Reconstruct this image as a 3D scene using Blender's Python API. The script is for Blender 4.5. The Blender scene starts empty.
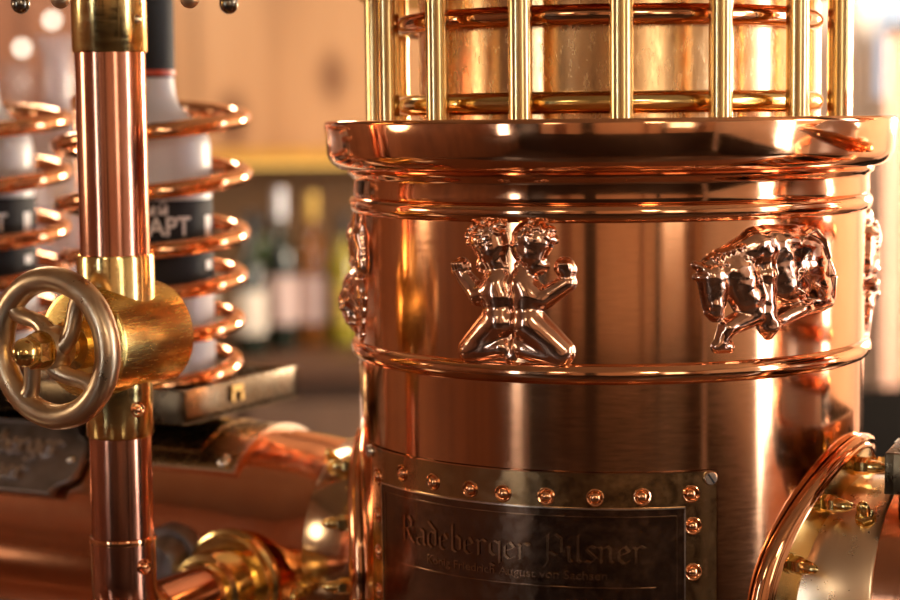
import bpy, bmesh, math, random
import numpy as np
from mathutils import Vector, Matrix, noise

random.seed(7)
PI = math.pi
S = bpy.context.scene
COL = S.collection
R_ = math.radians
V = Vector

# ------------------------------------------------------------------ camera
ZC = 0.46            # eye height above the bar top
FPX = 1900.0         # focal length for a 900 px wide frame
PITCH, ROLL = R_(5.40), R_(-0.60)
CAM_M = Matrix.Translation((0, 0, ZC)) @ Matrix.Rotation(PI/2 - PITCH, 4, 'X') @ Matrix.Rotation(ROLL, 4, 'Z')
cd = bpy.data.cameras.new('camera')
cam = bpy.data.objects.new('camera', cd); COL.objects.link(cam)
cam.matrix_world = CAM_M
cd.sensor_width = 36.0; cd.lens = FPX / 900 * 36.0
cd.dof.use_dof = True; cd.dof.focus_distance = 0.985; cd.dof.aperture_fstop = 5.0
cd.dof.aperture_blades = 0
cd.clip_start = 0.05
S.camera = cam

def ray(px, py):
    return (CAM_M.to_3x3() @ V(((px-450)/FPX, (300-py)/FPX, -1))).normalized()
CINV = CAM_M.inverted()
def project(p):
    q = CINV @ V(p)
    return 450 + FPX*q.x/-q.z, 300 - FPX*q.y/-q.z
def at(px, py, Y):
    d = ray(px, py); return V((0, 0, ZC)) + d*(Y/d.y)

# ------------------------------------------------------------------ helpers
def obj(name, bm, mat, root=None, part=None, sharp=40, label=None):
    """link a bmesh (world coordinates) as ONE mesh object under its thing / part"""
    me = bpy.data.meshes.new(name)
    bmesh.ops.recalc_face_normals(bm, faces=bm.faces)
    if root is not None:
        bmesh.ops.translate(bm, verts=bm.verts, vec=-V(root['base']))
    bm.to_mesh(me); bm.free()
    for p in me.polygons: p.use_smooth = True
    me.set_sharp_from_angle(angle=R_(sharp))
    for m in (mat if isinstance(mat, (list, tuple)) else [mat]): me.materials.append(m)
    o = bpy.data.objects.new(name, me); COL.objects.link(o)
    if part is not None: o.parent = part
    elif root is not None: o.parent = root
    if label: o['label'] = label
    return o

def thing(name, label, cat, loc=(0, 0, 0), rz=0, group=None):
    o = bpy.data.objects.new(name, None); COL.objects.link(o)
    o.empty_display_size = 0.02
    o.location = loc; o.rotation_euler = (0, 0, rz)
    o['base'] = list(loc) if rz == 0 else [0, 0, 0]
    o['label'] = label; o['category'] = cat
    if group: o['group'] = group
    return o

def tag(o, label, cat, group=None, kind=None):
    o['label'] = label; o['category'] = cat
    if group: o['group'] = group
    if kind: o['kind'] = kind
    return o

def struct(name, bm, mat, **k):
    o = obj(name, bm, mat, **k); o['kind'] = 'structure'; return o

def dup(root, loc, rz, label, group=None):
    r = root.copy(); COL.objects.link(r); r.location = loc; r.rotation_euler = (0, 0, rz); r['label'] = label
    if group: r['group'] = group
    for ch in list(root.children):
        c = ch.copy(); COL.objects.link(c); c.parent = r
        for g in list(ch.children):
            d = g.copy(); COL.objects.link(d); d.parent = c
    return r

def basis(A):
    A = V(A).normalized()
    h = V((0, 0, 1)) if abs(A.z) < 0.9 else V((0, -1, 0))
    U = (h - A*h.dot(A)).normalized()
    return A, U, A.cross(U)

def lathe(bm, prof, O=(0, 0, 0), A=(0, 0, 1), seg=64, closed=False, a0=0, a1=2*PI):
    """revolve [(s, r)] about the line O + s A"""
    A, U, W = basis(A); O = V(O)
    full = abs(a1-a0-2*PI) < 1e-6
    n = seg if full else seg+1
    rings = []
    for s, r in prof:
        if r < 1e-7:
            rings.append([bm.verts.new(O + A*s)])
        else:
            rings.append([bm.verts.new(O + A*s + (U*math.cos(a0+(a1-a0)*k/seg) + W*math.sin(a0+(a1-a0)*k/seg))*r) for k in range(n)])
    pairs = list(zip(rings, rings[1:])) + ([(rings[-1], rings[0])] if closed else [])
    for a, b in pairs:
        for k in range(seg):
            k2 = (k+1) % n
            if len(a) == 1 and len(b) == 1: continue
            if len(a) == 1: bm.faces.new((a[0], b[k], b[k2]))
            elif len(b) == 1: bm.faces.new((a[k], a[k2], b[0]))
            else: bm.faces.new((a[k], a[k2], b[k2], b[k]))
    return bm

def tube(bm, pts, r, seg=12, closed=False, caps=True):
    """sweep a circle (radius r or list of radii) along points"""
    pts = [V(p) for p in pts]; n = len(pts)
    rr = r if isinstance(r, (list, tuple)) else [r]*n
    T = []
    for i in range(n):
        if closed: t = pts[(i+1) % n] - pts[i-1]
        else: t = pts[min(i+1, n-1)] - pts[max(i-1, 0)]
        T.append(t.normalized())
    _, U, _ = basis(T[0])
    rings = []
    for i in range(n):
        U = (U - T[i]*U.dot(T[i])).normalized(); W = T[i].cross(U)
        rings.append([bm.verts.new(pts[i] + (U*math.cos(2*PI*k/seg) + W*math.sin(2*PI*k/seg))*rr[i]) for k in range(seg)])
    for i in range(n if closed else n-1):
        a, b = rings[i], rings[(i+1) % n]
        for k in range(seg): bm.faces.new((a[k], a[(k+1) % seg], b[(k+1) % seg], b[k]))
    if caps and not closed:
        bm.faces.new(rings[0]); bm.faces.new(rings[-1])
    return bm

def box(bm, c, dx, dy, dz, ax=(1, 0, 0), bev=0.0, seg=2):
    """box centred at c, dx along ax (horizontal), dz up"""
    X = V(ax).normalized(); Z = V((0, 0, 1)); Y = Z.cross(X); c = V(c)
    vs = [bm.verts.new(c + X*(i*dx/2) + Y*(j*dy/2) + Z*(k*dz/2)) for i in (-1, 1) for j in (-1, 1) for k in (-1, 1)]
    fs = [bm.faces.new([vs[q] for q in f]) for f in ((0, 1, 3, 2), (4, 6, 7, 5), (0, 4, 5, 1), (2, 3, 7, 6), (0, 2, 6, 4), (1, 5, 7, 3))]
    if bev > 0:
        es = list({e for f in fs for e in f.edges})
        bmesh.ops.bevel(bm, geom=es, offset=bev, segments=seg, profile=0.5, affect='EDGES')
    return bm

def ball(bm, c, r, A=(0, 0, 1), k=1.0, seg=20, n=10, half=False):
    pr = [(-math.cos(t)*r*k, math.sin(t)*r) for t in np.linspace(PI/2 if half else 0, PI, n)]
    pr[-1] = (r*k, 0)
    if not half: pr[0] = (-r*k, 0)
    return lathe(bm, pr, c, A, seg)

def acorn(bm, O, A, r, h):
    """hexagonal cap nut: washer, hexagon, dome"""
    lathe(bm, [(0, 0), (0, r*1.22), (h*.1, r*1.22), (h*.1, 0)], O, A, 20)
    lathe(bm, [(h*.1, 0), (h*.1, r*.98), (h*.16, r*1.08), (h*.42, r*1.08), (h*.48, r*.95), (h*.48, 0)], O, A, 6)
    pr = [(h*.46, r*.82)] + [(h*.5+h*.5*math.sin(t), r*.82*math.cos(t)) for t in np.linspace(0, PI/2, 8)]
    pr[-1] = (h, 0)
    lathe(bm, pr, O, A, 20)
    return bm

NB = bmesh.new

# ------------------------------------------------------------------ materials
def nodes(name):
    m = bpy.data.materials.new(name); m.use_nodes = True
    nt = m.node_tree
    return m, nt, nt.nodes['Principled BSDF']

def ramp(nt, stops, fac):
    r = nt.nodes.new('ShaderNodeValToRGB')
    while len(r.color_ramp.elements) < len(stops): r.color_ramp.elements.new(0.5)
    for e, (p, c) in zip(r.color_ramp.elements, stops):
        e.position = p; e.color = (*c, 1)
    nt.links.new(fac, r.inputs['Fac']); return r.outputs['Color']

def coords(nt, scale):
    tc = nt.nodes.new('ShaderNodeTexCoord'); mp = nt.nodes.new('ShaderNodeMapping')
    mp.inputs['Scale'].default_value = scale
    nt.links.new(tc.outputs['Object'], mp.inputs['Vector']); return mp.outputs['Vector']

def noise_tex(nt, vec, scale, detail=4, rough=.55):
    n = nt.nodes.new('ShaderNodeTexNoise'); n.inputs['Scale'].default_value = scale
    n.inputs['Detail'].default_value = detail; n.inputs['Roughness'].default_value = rough
    nt.links.new(vec, n.inputs['Vector']); return n.outputs['Fac']

def maprange(nt, v, a, b, lo=.3, hi=.7):
    m = nt.nodes.new('ShaderNodeMapRange')
    m.inputs[1].default_value = lo; m.inputs[2].default_value = hi
    m.inputs[3].default_value = a; m.inputs[4].default_value = b
    nt.links.new(v, m.inputs[0]); return m.outputs[0]

def metal(name, c0, c1, r0, r1, stretch=(1, 1, 1), patch=14, brush=0.0, aniso=0.0, wav=0.0):
    """polished metal: patina patches in colour, hairline brushing in the gloss"""
    m, nt, b = nodes(name)
    b.inputs['Metallic'].default_value = 1
    p = noise_tex(nt, coords(nt, (1, 1, 1)), patch, 3)
    nt.links.new(ramp(nt, [(.35, c0), (.68, c1)], p), b.inputs['Base Color'])
    h = noise_tex(nt, coords(nt, stretch), 90, 5, .65)
    nt.links.new(maprange(nt, h, r0, r1), b.inputs['Roughness'])
    hgt = None
    if brush > 0:
        bp = nt.nodes.new('ShaderNodeBump'); bp.inputs['Strength'].default_value = brush; bp.inputs['Distance'].default_value = 0.0004
        nt.links.new(h, bp.inputs['Height']); nt.links.new(bp.outputs['Normal'], b.inputs['Normal'])
        hgt = bp
    if wav > 0:
        w = noise_tex(nt, coords(nt, (1, 1, 1)), 24, 1)
        bw = nt.nodes.new('ShaderNodeBump'); bw.inputs['Strength'].default_value = wav; bw.inputs['Distance'].default_value = 0.004
        nt.links.new(w, bw.inputs['Height'])
        if hgt: nt.links.new(bw.outputs['Normal'], hgt.inputs['Normal'])
        else: nt.links.new(bw.outputs['Normal'], b.inputs['Normal'])
    if aniso > 0:
        b.inputs['Anisotropic'].default_value = aniso
        t = nt.nodes.new('ShaderNodeTangent'); t.direction_type = 'RADIAL'; t.axis = 'Z'
        b.inputs['Anisotropic Rotation'].default_value = .25
        nt.links.new(t.outputs['Tangent'], b.inputs['Tangent'])
    return m

def plain(name, c, rough=.5, metallic=0, var=.12, scale=30, trans=0, coat=0, ior=1.45, spec=.5):
    m, nt, b = nodes(name)
    n = noise_tex(nt, coords(nt, (1, 1, 1)), scale, 3)
    nt.links.new(ramp(nt, [(.3, tuple(x*(1-var) for x in c)), (.7, tuple(min(1, x*(1+var)) for x in c))], n), b.inputs['Base Color'])
    b.inputs['Roughness'].default_value = rough; b.inputs['Metallic'].default_value = metallic
    b.inputs['Transmission Weight'].default_value = trans; b.inputs['Coat Weight'].default_value = coat
    b.inputs['IOR'].default_value = ior; b.inputs['Specular IOR Level'].default_value = spec
    return m

def glow(name, c, s):
    m, nt, b = nodes(name)
    b.inputs['Base Color'].default_value = (.05, .05, .05, 1)
    b.inputs['Emission Color'].default_value = (*c, 1); b.inputs['Emission Strength'].default_value = s
    return m

def wood(name, dark, mid, light, plank=7.0, rough=.45, knots=True):
    """upright planks with grain and knots"""
    m, nt, b = nodes(name)
    v = coords(nt, (1, 1, 1))
    gr = noise_tex(nt, coords(nt, (3, 3, .3)), 3.2, 5, .6)
    col = ramp(nt, [(.25, dark), (.5, mid), (.75, light)], gr)
    if knots:
        vo = nt.nodes.new('ShaderNodeTexVoronoi'); vo.inputs['Scale'].default_value = 4.6
        nt.links.new(coords(nt, (1.0, 1.0, .62)), vo.inputs['Vector'])
        k = ramp(nt, [(.08, (.22, .12, .09)), (.24, (1, 1, 1))], vo.outputs['Distance'])
        mx = nt.nodes.new('ShaderNodeMixRGB'); mx.blend_type = 'MULTIPLY'; mx.inputs[0].default_value = .85
        nt.links.new(col, mx.inputs[1]); nt.links.new(k, mx.inputs[2]); col = mx.outputs[0]
    wv = nt.nodes.new('ShaderNodeTexWave'); wv.wave_profile = 'SAW'; wv.inputs['Scale'].default_value = plank/6.28
    wv.inputs['Distortion'].default_value = 0
    wv.bands_direction = 'DIAGONAL'
    nt.links.new(coords(nt, (1, 1, 0)), wv.inputs['Vector'])
    g = ramp(nt, [(.0, (.35, .3, .28)), (.035, (1, 1, 1))], wv.outputs['Fac'])
    m2 = nt.nodes.new('ShaderNodeMixRGB'); m2.blend_type = 'MULTIPLY'; m2.inputs[0].default_value = .8
    nt.links.new(col, m2.inputs[1]); nt.links.new(g, m2.inputs[2])
    nt.links.new(m2.outputs[0], b.inputs['Base Color']); b.inputs['Roughness'].default_value = rough
    return m

COP = ((.85, .40, .195), (.91, .48, .255))
M = dict(
    drum=metal('copper polished drum', *COP, .10, .15, (1, 1, 6), 12, .0, .65),
    copper=metal('copper polished', *COP, .05, .13, (1, 1, 3), 18, .02, wav=.02),
    red_copper=metal('copper dark pipe', (.60, .235, .14), (.72, .33, .205), .12, .22, (1, 1, .15), 16, .03),
    barrel=metal('copper barrel', (.76, .31, .16), (.86, .42, .23), .08, .2, (6, 6, 1), 14, .015, wav=.015),
    relief=metal('copper cast relief', (.80, .45, .30), (.86, .52, .36), .10, .2, (1, 1, 1), 60, .03),
    brass=metal('brass polished', (.84, .57, .20), (.90, .68, .30), .10, .24, (1, 1, 5), 22, .03),
    brass_rod=metal('brass brushed rod', (.80, .56, .24), (.87, .66, .34), .16, .26, (1, 1, 10), 30, .01),
    brass_scr=metal('brass scratched sheet', (.76, .44, .19), (.84, .54, .28), .16, .32, (3, 3, 1), 12, .015),
    brass_pale=metal('brass pale band', (.86, .62, .38), (.95, .76, .56), .26, .31, (1, 1, 1), 12, .0),
    bronze=metal('bronze aged', (.64, .45, .27), (.76, .58, .38), .26, .4, (1, 1, 1), 40, .015),
    plate=metal('bronze plaque', (.42, .25, .115), (.52, .33, .16), .10, .26, (2, 2, 2), 20, .03),
    panel=metal('bronze engraved panel', (.21, .125, .085), (.29, .18, .115), .10, .24, (2, 2, 2), 20, .03),
    letter=metal('bronze lettering', (.44, .275, .16), (.52, .33, .20), .12, .25, (1, 1, 1), 30),
    edge=metal('bright bevel edge', (.90, .72, .58), (.95, .82, .7), .15, .25),
    brass_body=metal('brass brushed body', (.88, .56, .15), (.94, .70, .26), .20, .30, (1, 1, 9), 20, .0),
    cast_letter=metal('pewter letter highlights', (.74, .64, .56), (.86, .76, .68), .22, .34, (1, 1, 1), 60, .05),  # paler than the badge: the letters' highlights are put into the colour
    band_dark=metal('bronze band', (.50, .33, .20), (.62, .44, .28), .12, .2, (1, 1, 1), 20),
    pewter=metal('pewter dark cast', (.22, .185, .17), (.36, .31, .29), .32, .5, (1, 1, 1), 55, .08),
    tray=metal('bronze dark tray', (.11, .075, .04), (.17, .115, .065), .22, .36, (1, 1, 1), 25),
    saddle=metal('bronze dark saddle', (.38, .25, .13), (.52, .36, .20), .18, .35, (1, 1, 1), 25, .015),
    dark_knob=metal('dark gunmetal', (.22, .19, .15), (.36, .31, .24), .15, .3),
    tray_dark=plain('black recess shade', (.012, .011, .011), .5),  # black for the shade in the tray recess and screw slots
    black_gloss=plain('black gloss label', (.008, .008, .010), .7, scale=200),
    frost=plain('frosted glass', (.80, .80, .84), .38, var=.05, trans=.45),
    white=plain('white print', (.80, .78, .76), .5, var=.04),
    red=plain('red print', (.55, .06, .02), .4),
    steel=metal('steel screw', (.75, .66, .56), (.85, .76, .66), .15, .3),
)

# ------------------------------------------------------------------ the tower's geometry
CX, CY = 0.0920, 1.10                # column axis
DR = 0.1460                          # drum radius
C0 = V((CX, CY, 0))
ZB = 0.1965                           # height of the side barrels' axis
def cyl(phi, z, r=DR):               # phi = 0 faces -Y, positive towards +X
    return V((CX + r*math.sin(phi), CY - r*math.cos(phi), z))
def cyl_n(phi): return V((math.sin(phi), -math.cos(phi), 0))
def cyl_hit(px, py, r=DR):
    o = V((0, 0, ZC)); d = ray(px, py)
    ox, oy = o.x-CX, o.y-CY
    a = d.x*d.x+d.y*d.y; b = 2*(ox*d.x+oy*d.y); c = ox*ox+oy*oy-r*r
    D = max(b*b-4*a*c, 0); t = (-b-math.sqrt(D))/(2*a); p = o+d*t
    return math.atan2(p.x-CX, -(p.y-CY)), p.z
TH_L, TH_R = R_(28), R_(28)
AL = V((-math.cos(TH_L), math.sin(TH_L), 0))      # left barrel leaves to the left and away
AR = V((math.cos(TH_R), -math.sin(TH_R), 0))      # right barrel comes to the right and nearer
NL = V((-math.sin(TH_L), -math.cos(TH_L), 0))     # their sides that face the viewer
NR = V((-math.sin(TH_R), -math.cos(TH_R), 0))
BO = V((CX, CY, ZB))
def arm(A, N, L, al, rho): return BO + A*L + (N*math.sin(al) + V((0, 0, 1))*math.cos(al))*rho
def arm_n(N, al): return N*math.sin(al) + V((0, 0, 1))*math.cos(al)
def arm_hit(px, py, A, rho):
    o = V((0, 0, ZC))-BO; d = ray(px, py)
    o2 = o-A*o.dot(A); d2 = d-A*d.dot(A)
    a = d2.dot(d2); b = 2*o2.dot(d2); c = o2.dot(o2)-rho*rho
    t = (-b-math.sqrt(max(b*b-4*a*c, 0)))/(2*a); p = o+d*t
    N = NL if A is AL else NR
    return p.dot(A), math.atan2(p.dot(N), p.z)

# ------------------------------------------------------------------ 1 the copper column
tw = thing('beer_tower', 'round polished copper drum tower with cast reliefs and a gallery of brass rods', 'beer tower', (CX, CY, 0))
def col_lathe(name, prof, mat, seg=160, closed=False, **k):
    return obj(name, lathe(NB(), prof, C0, (0, 0, 1), seg, closed), mat, tw, **k)
def arc(cz, cr, r, a0, a1, n=8):
    return [(cz+r*math.sin(R_(a)), cr+r*math.cos(R_(a))) for a in np.linspace(a0, a1, n)]
col_lathe('base_plate', [(0, 0), (0, .185), (.004, .19), (.02, .19), (.026, .18), (.032, .155), (.05, .1462)], M['copper'])
col_lathe('drum', [(.02, .1455), (.20, .1455), (.325, .1458), (.333, .1462), (.41, .1462), (.418, .1462), (.430, .1462)], M['drum'])
# gallery rim: a bowl lip on a hollow neck
rim = [(.4170, .1462), (.4180, .1478), (.4205, .1482), (.4270, .1478), (.4288, .1484), (.4298, .1500), (.4312, .1506), (.4322, .1500)]
rim += arc(.4440, .1510, .0112, -85, -12, 10)
rim += [(.452, .1626), (.4575, .1634), (.4595, .1630), (.4602, .1622), (.4600, .1600), (.4600, .05)]
col_lathe('gallery_rim', rim, M['copper'])
col_lathe('bead', arc(.4130, .1442, .0056, -100, 100, 14) + [(.419, .1462)], M['copper'])
col_lathe('bead', [(.3385, .1460)] + arc(.3310, .1440, .0058, 95, -95, 16), M['copper'])
# the gallery
col_lathe('inner_drum', [(.459, .1085), (.545, .1085)], M['brass_scr'], 120)
def ring_part(z, r, t, mat):
    return obj('ring', lathe(NB(), [(z+t*math.sin(a), r+t*math.cos(a)) for a in np.linspace(0, 2*PI, 17)[:-1]], C0, (0, 0, 1), 160, True), mat, tw)
ring_part(.4685, .1165, .0058, M['brass'])
ring_part(.5135, .1165, .0055, M['copper'])
for k in range(16):
    ph = R_(-1.8 + 22.5*k)
    lathe_bm = lathe(NB(), [(.4585, 0), (.4585, .0062), (.53, .0062), (.53, 0)], cyl(ph, 0, .1335), (0, 0, 1), 24)
    obj('rod', lathe_bm, M['brass_rod'], tw)
col_lathe('gallery_cap', [(.5285, .05), (.5285, .142), (.530, .1435), (.537, .1435), (.540, .141), (.546, .12), (.552, .06), (.553, 0)], M['copper'])

# --- cast reliefs as height fields on the drum
def relief(name, prims, phi0, phi1, z0, z1, hs, mapper, label, step=.00052, detail=0.0, p=5.0, dscale=60, soft=1, fine=()):
    """prims: capsules (x0,y0,r0,x1,y1,r1[,weight]) in the mapper's plane; height is their smooth union"""
    nu = int((phi1-phi0)*DR/step)+1; nv = int((z1-z0)/step)+1
    P = np.zeros((nv, nu, 2)); uv = {}
    phis = np.linspace(phi0, phi1, nu); zs = np.linspace(z0, z1, nv)
    for j in range(nv):
        for i in range(nu): P[j, i] = mapper(phis[i], zs[j])
    def layer(prims, p):
      H = np.zeros((nv, nu))
      for q in prims:
          x0, y0, r0, x1, y1, r1 = q[:6]; w = q[6] if len(q) > 6 else 1.0
          dx, dy = x1-x0, y1-y0; L2 = dx*dx+dy*dy+1e-9
          t = np.clip(((P[..., 0]-x0)*dx+(P[..., 1]-y0)*dy)/L2, 0, 1)
          d = np.hypot(P[..., 0]-x0-t*dx, P[..., 1]-y0-t*dy); r = r0+(r1-r0)*t
          h = np.sqrt(np.maximum(r*r-d*d, 0))*w
          H += h**p
      return H**(1/p)*hs
    H = layer(prims, p)
    if detail > 0:
        for j in range(nv):
            for i in range(nu):
                if H[j, i] > 0:
                    x, y = P[j, i]
                    H[j, i] *= 1 + detail*noise.noise(V((x/dscale, y/dscale, 3.1))) + detail*.6*noise.noise(V((x/dscale*2.3, y/dscale*2.3, 9.1)))
    def blur(H):
        H[1:-1, 1:-1] = (H[1:-1, 1:-1]*2 + H[:-2, 1:-1]+H[2:, 1:-1]+H[1:-1, :-2]+H[1:-1, 2:])/6
        return H
    for _ in range(soft): H = blur(H)
    if len(fine): H = np.maximum(H, blur(layer(fine, 6.0)))
    bm = NB(); vs = {}
    def vert(j, i):
        if (j, i) not in vs:
            vs[(j, i)] = bm.verts.new(cyl(phis[i], zs[j], .1459 + (H[j, i] if H[j, i] > 1e-6 else -.0006)))
        return vs[(j, i)]
    for j in range(nv-1):
        for i in range(nu-1):
            if max(H[j, i], H[j+1, i], H[j, i+1], H[j+1, i+1]) > 1e-6:
                bm.faces.new((vert(j, i), vert(j, i+1), vert(j+1, i+1), vert(j+1, i)))
    return obj(name, bm, M['relief'], tw, sharp=180, label=label)

k1 = 170/537
def map_twins(ph, z):
    x, y = project(cyl(ph, z, .148)); return (x-430)/k1, (y-200)/k1
tw_p = [
    # left child: head, cheek, nose, trunk, arm with raised fist, thigh, shin, foot
    (180, 126, 60, 186, 140, 56, .85), (194, 174, 40, 202, 194, 33, .95), (168, 204, 26, 180, 214, 20, .8), (220, 208, 12, 232, 212, 10, 1.3),
    (208, 250, 40, 206, 300, 50, .82), (206, 300, 50, 214, 385, 44, .80),
    (204, 262, 38, 148, 302, 30, 1.12), (148, 302, 31, 102, 244, 25, 1.05), (94, 212, 28, 90, 222, 27, 1.0),
    (210, 385, 54, 122, 468, 36, .86), (118, 480, 32, 216, 466, 30, .95), (218, 440, 20, 248, 500, 14, .9),
    # right child
    (320, 130, 66, 314, 148, 60, .85), (322, 182, 43, 331, 203, 35, .95), (352, 210, 22, 346, 214, 20, .8), (282, 206, 12, 272, 208, 10, 1.3),
    (294, 246, 40, 300, 306, 52, .82), (300, 306, 52, 304, 395, 46, .80),
    (286, 264, 40, 352, 314, 32, 1.12), (352, 314, 33, 434, 262, 27, 1.05), (424, 214, 32, 430, 222, 30, 1.0),
    (308, 392, 58, 416, 480, 40, .86), (412, 500, 30, 292, 470, 30, .95), (274, 440, 20, 256, 500, 14, .9)]
tw_f = []
random.seed(3)
for cx_, cy_, rr_ in ((180, 118, 62), (322, 120, 68)):         # curls
    for k in range(30):
        a = random.uniform(0, 2*PI); q = rr_*math.sqrt(random.uniform(.02, 1))
        x, y = cx_+q*math.cos(a), cy_+q*math.sin(a)*.85
        if y > cy_+rr_*.45: continue
        tw_f.append((x, y, 13, x+random.uniform(-8, 8), y+random.uniform(-8, 8), 11, 4.7*math.sqrt(max(.12, 1-(q/rr_)**2*.9))))
for hx, hy in ((92, 216), (424, 218)):                          # knuckles
    for k in range(4): tw_f.append((hx-14+k*9, hy-18, 8, hx-12+k*9, hy+4, 7, 4.3))
relief('relief', tw_p, R_(-42), R_(-10), .3345, .4105, .00009*1.75, map_twins, 'cast relief of twin kneeling children', p=4.5, soft=5, fine=tw_f)

k2 = 170/658
def map_bull(ph, z):
    x, y = project(cyl(ph, z, .148)); return (x-680)/k2, (y-210)/k2
bl = [
    (130, 225, 48, 300, 140, 66, .8), (300, 140, 72, 400, 140, 72, .85), (330, 85, 26, 450, 90, 30, .9), (400, 130, 62, 500, 160, 68, .85),
    (230, 250, 80, 270, 340, 72, .85), (410, 210, 80, 430, 290, 76, .75), (500, 220, 74, 530, 300, 58, .95), (530, 300, 52, 555, 350, 36, 1.0),
    (132, 262, 60, 138, 360, 46, 1.08), (136, 370, 36, 142, 400, 32, 1.4), (112, 398, 12, 122, 404, 12, 2.5), (150, 402, 12, 160, 402, 12, 2.4),
    (110, 238, 22, 62, 212, 11, 2.2), (108, 258, 20, 66, 262, 11, 2.2), (170, 235, 20, 205, 225, 14, 2.4), (112, 300, 10, 116, 306, 9, 4.6), (160, 300, 10, 166, 306, 9, 4.6),
    (300, 400, 44, 190, 455, 34, 1.15), (190, 455, 34, 165, 510, 26, 1.15), (150, 530, 24, 195, 530, 22, 1.1),
    (322, 110, 24, 330, 250, 34, 1.75), (330, 250, 34, 345, 455, 34, 1.55), (560, 355, 34, 470, 380, 32, 1.4), (470, 380, 36, 365, 440, 30, 1.4),
    (365, 440, 30, 350, 480, 22, 1.3)]
bf = [
    (420, 165, 13, 455, 100, 13, 4.8), (455, 100, 13, 495, 75, 13, 4.8), (495, 75, 13, 530, 110, 12, 5.0), (530, 110, 12, 552, 180, 11, 5.2), (552, 180, 11, 560, 250, 16, 4.4),
    (445, 235, 16, 420, 290, 12, 4.4), (420, 290, 12, 455, 320, 14, 4.6), (470, 200, 12, 430, 235, 14, 4.3), (585, 260, 16, 575, 340, 18, 2.6)]
random.seed(5)
for k in range(16):                                             # locks of the mane on brow and neck
    x = 128 + (k % 8)*22 + random.uniform(-5, 5); y = 178 + (k//8)*46 - (k % 8)*7 + random.uniform(-6, 6)
    bf.append((x, y, 13, x+random.uniform(2, 16), y+random.uniform(26, 40), 7, 4.6 + random.uniform(-.3, .5)))
for k in range(7):
    x = 210+k*14; y = 270+(k % 3)*38
    bf.append((x, y, 13, x+random.uniform(4, 18), y+random.uniform(30, 48), 7, 4.6+random.uniform(-.2, .5)))
relief('relief', bl, R_(4), R_(68), .3375, .4105, .00009*1.45, map_bull, 'cast relief of a charging bull', detail=.05, dscale=40, p=4.5, soft=4, fine=bf)

def map_loc(ph0, z0):
    return lambda ph, z: ((ph-ph0)*DR*1000, (z-z0)*1000)         # millimetres on the drum
crab = [(0, -8, 17, 0, -16, 13, .75), (-14, -4, 12, 14, -4, 12, .7)]
for s in (-1, 1):
    crab += [(s*12, 2, 5, s*24, 12, 5, 1.1), (s*24, 12, 6, s*20, 28, 7, 1.1), (s*20, 28, 7, s*13, 40, 3, 1.0), (s*21, 28, 6, s*25, 40, 2.5, 1.0)]
    for k in range(4): crab += [(s*14, -4-k*6, 3.4, s*(27-k*2), -6-k*7, 2.8, 1.1), (s*(27-k*2), -6-k*7, 2.8, s*(24-k*3), -16-k*6, 1.8, 1.1)]
for k in range(16):
    crab.append((random.uniform(-12, 12), random.uniform(-22, -2), 3.2, random.uniform(-12, 12), random.uniform(-22, -2), 2.4, 3.6))
relief('relief', crab, R_(-103), R_(-62), .325, .412, .0007, map_loc(R_(-83), .368), 'cast relief of a crab', step=.0006, detail=.12, dscale=7)
ram = [(0, 0, 17, 0, 14, 16, .55), (-8, 18, 11, -16, 8, 8, .9), (-10, -16, 9, -13, -36, 4, .9), (8, -16, 9, 10, -36, 4, .9), (0, 26, 9, -8, 33, 6, .9)]
for k in range(34):
    a = random.uniform(0, 2*PI); q = 17*math.sqrt(random.random()); x, y = q*math.cos(a), 6+1.4*q*math.sin(a)
    ram.append((x, y, 3.4, x+random.uniform(-3, 3), y+random.uniform(-3, 3), 3.0, 3.2))
relief('relief', ram, R_(68), R_(106), .330, .411, .00075, map_loc(R_(85), .370), 'cast relief of a ram seen edge on', step=.0006, detail=.1, dscale=7)

# --- plaque: riveted bronze sheet with a sunken panel
PH0, PH1, PZ0, PZ1 = R_(-68.3), cyl_hit(718, 520, .147)[0], .085, cyl_hit(627, 473, .147)[1]
IH0, IH1, IZ0, IZ1 = cyl_hit(383, 530, .1473)[0], cyl_hit(684, 540, .1473)[0], .103, cyl_hit(600, 510, .1473)[1]
PC = (PH0+PH1)/2
def cyl_patch(bm, h0, h1, z0, z1, r, t, n=60):
    """bent sheet of thickness t"""
    G = []
    for i in range(n+1):
        ph = h0+(h1-h0)*i/n
        G.append([bm.verts.new(cyl(ph, z, rr)) for z, rr in ((z0, r), (z1, r), (z1, r+t), (z0, r+t))])
    for i in range(n):
        for k in range(4): bm.faces.new((G[i][k], G[i+1][k], G[i+1][(k+1) % 4], G[i][(k+1) % 4]))
    bm.faces.new(G[0]); bm.faces.new(G[n]); return bm
npl = obj('name_plate', cyl_patch(NB(), PH0, PH1, PZ0, PZ1, .1450, .0019), M['plate'], tw, label='riveted bronze name plate')
obj('panel', cyl_patch(NB(), IH0, IH1, IZ0, IZ1, .1462, .0011), M['panel'], tw, npl, label='dark engraved panel')
bm = NB(); w = .0008; wp = w/DR
for a in ((IH0-wp, IH1+wp, IZ1, IZ1+w), (IH0-wp, IH1+wp, IZ0-w, IZ0), (IH0-wp, IH0, IZ0, IZ1), (IH1, IH1+wp, IZ0, IZ1)):
    cyl_patch(bm, a[0], a[1], a[2], a[3], .1460, .0018, 60)
obj('panel_border', bm, M['edge'], tw, npl, label='bright bevelled border')
bm = NB(); w = .0007; wp = w/DR
for a in ((PH0, PH1, PZ1-w, PZ1), (PH1-wp, PH1, PZ0, PZ1), (PH0, PH0+wp, PZ0, PZ1)): cyl_patch(bm, a[0], a[1], a[2], a[3], .1452, .0019, 60)
obj('plate_edge', bm, M['copper'], tw, npl)
bm = NB(); w = .0004; wp = w/DR; g = .0035; gp = g/DR
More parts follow.
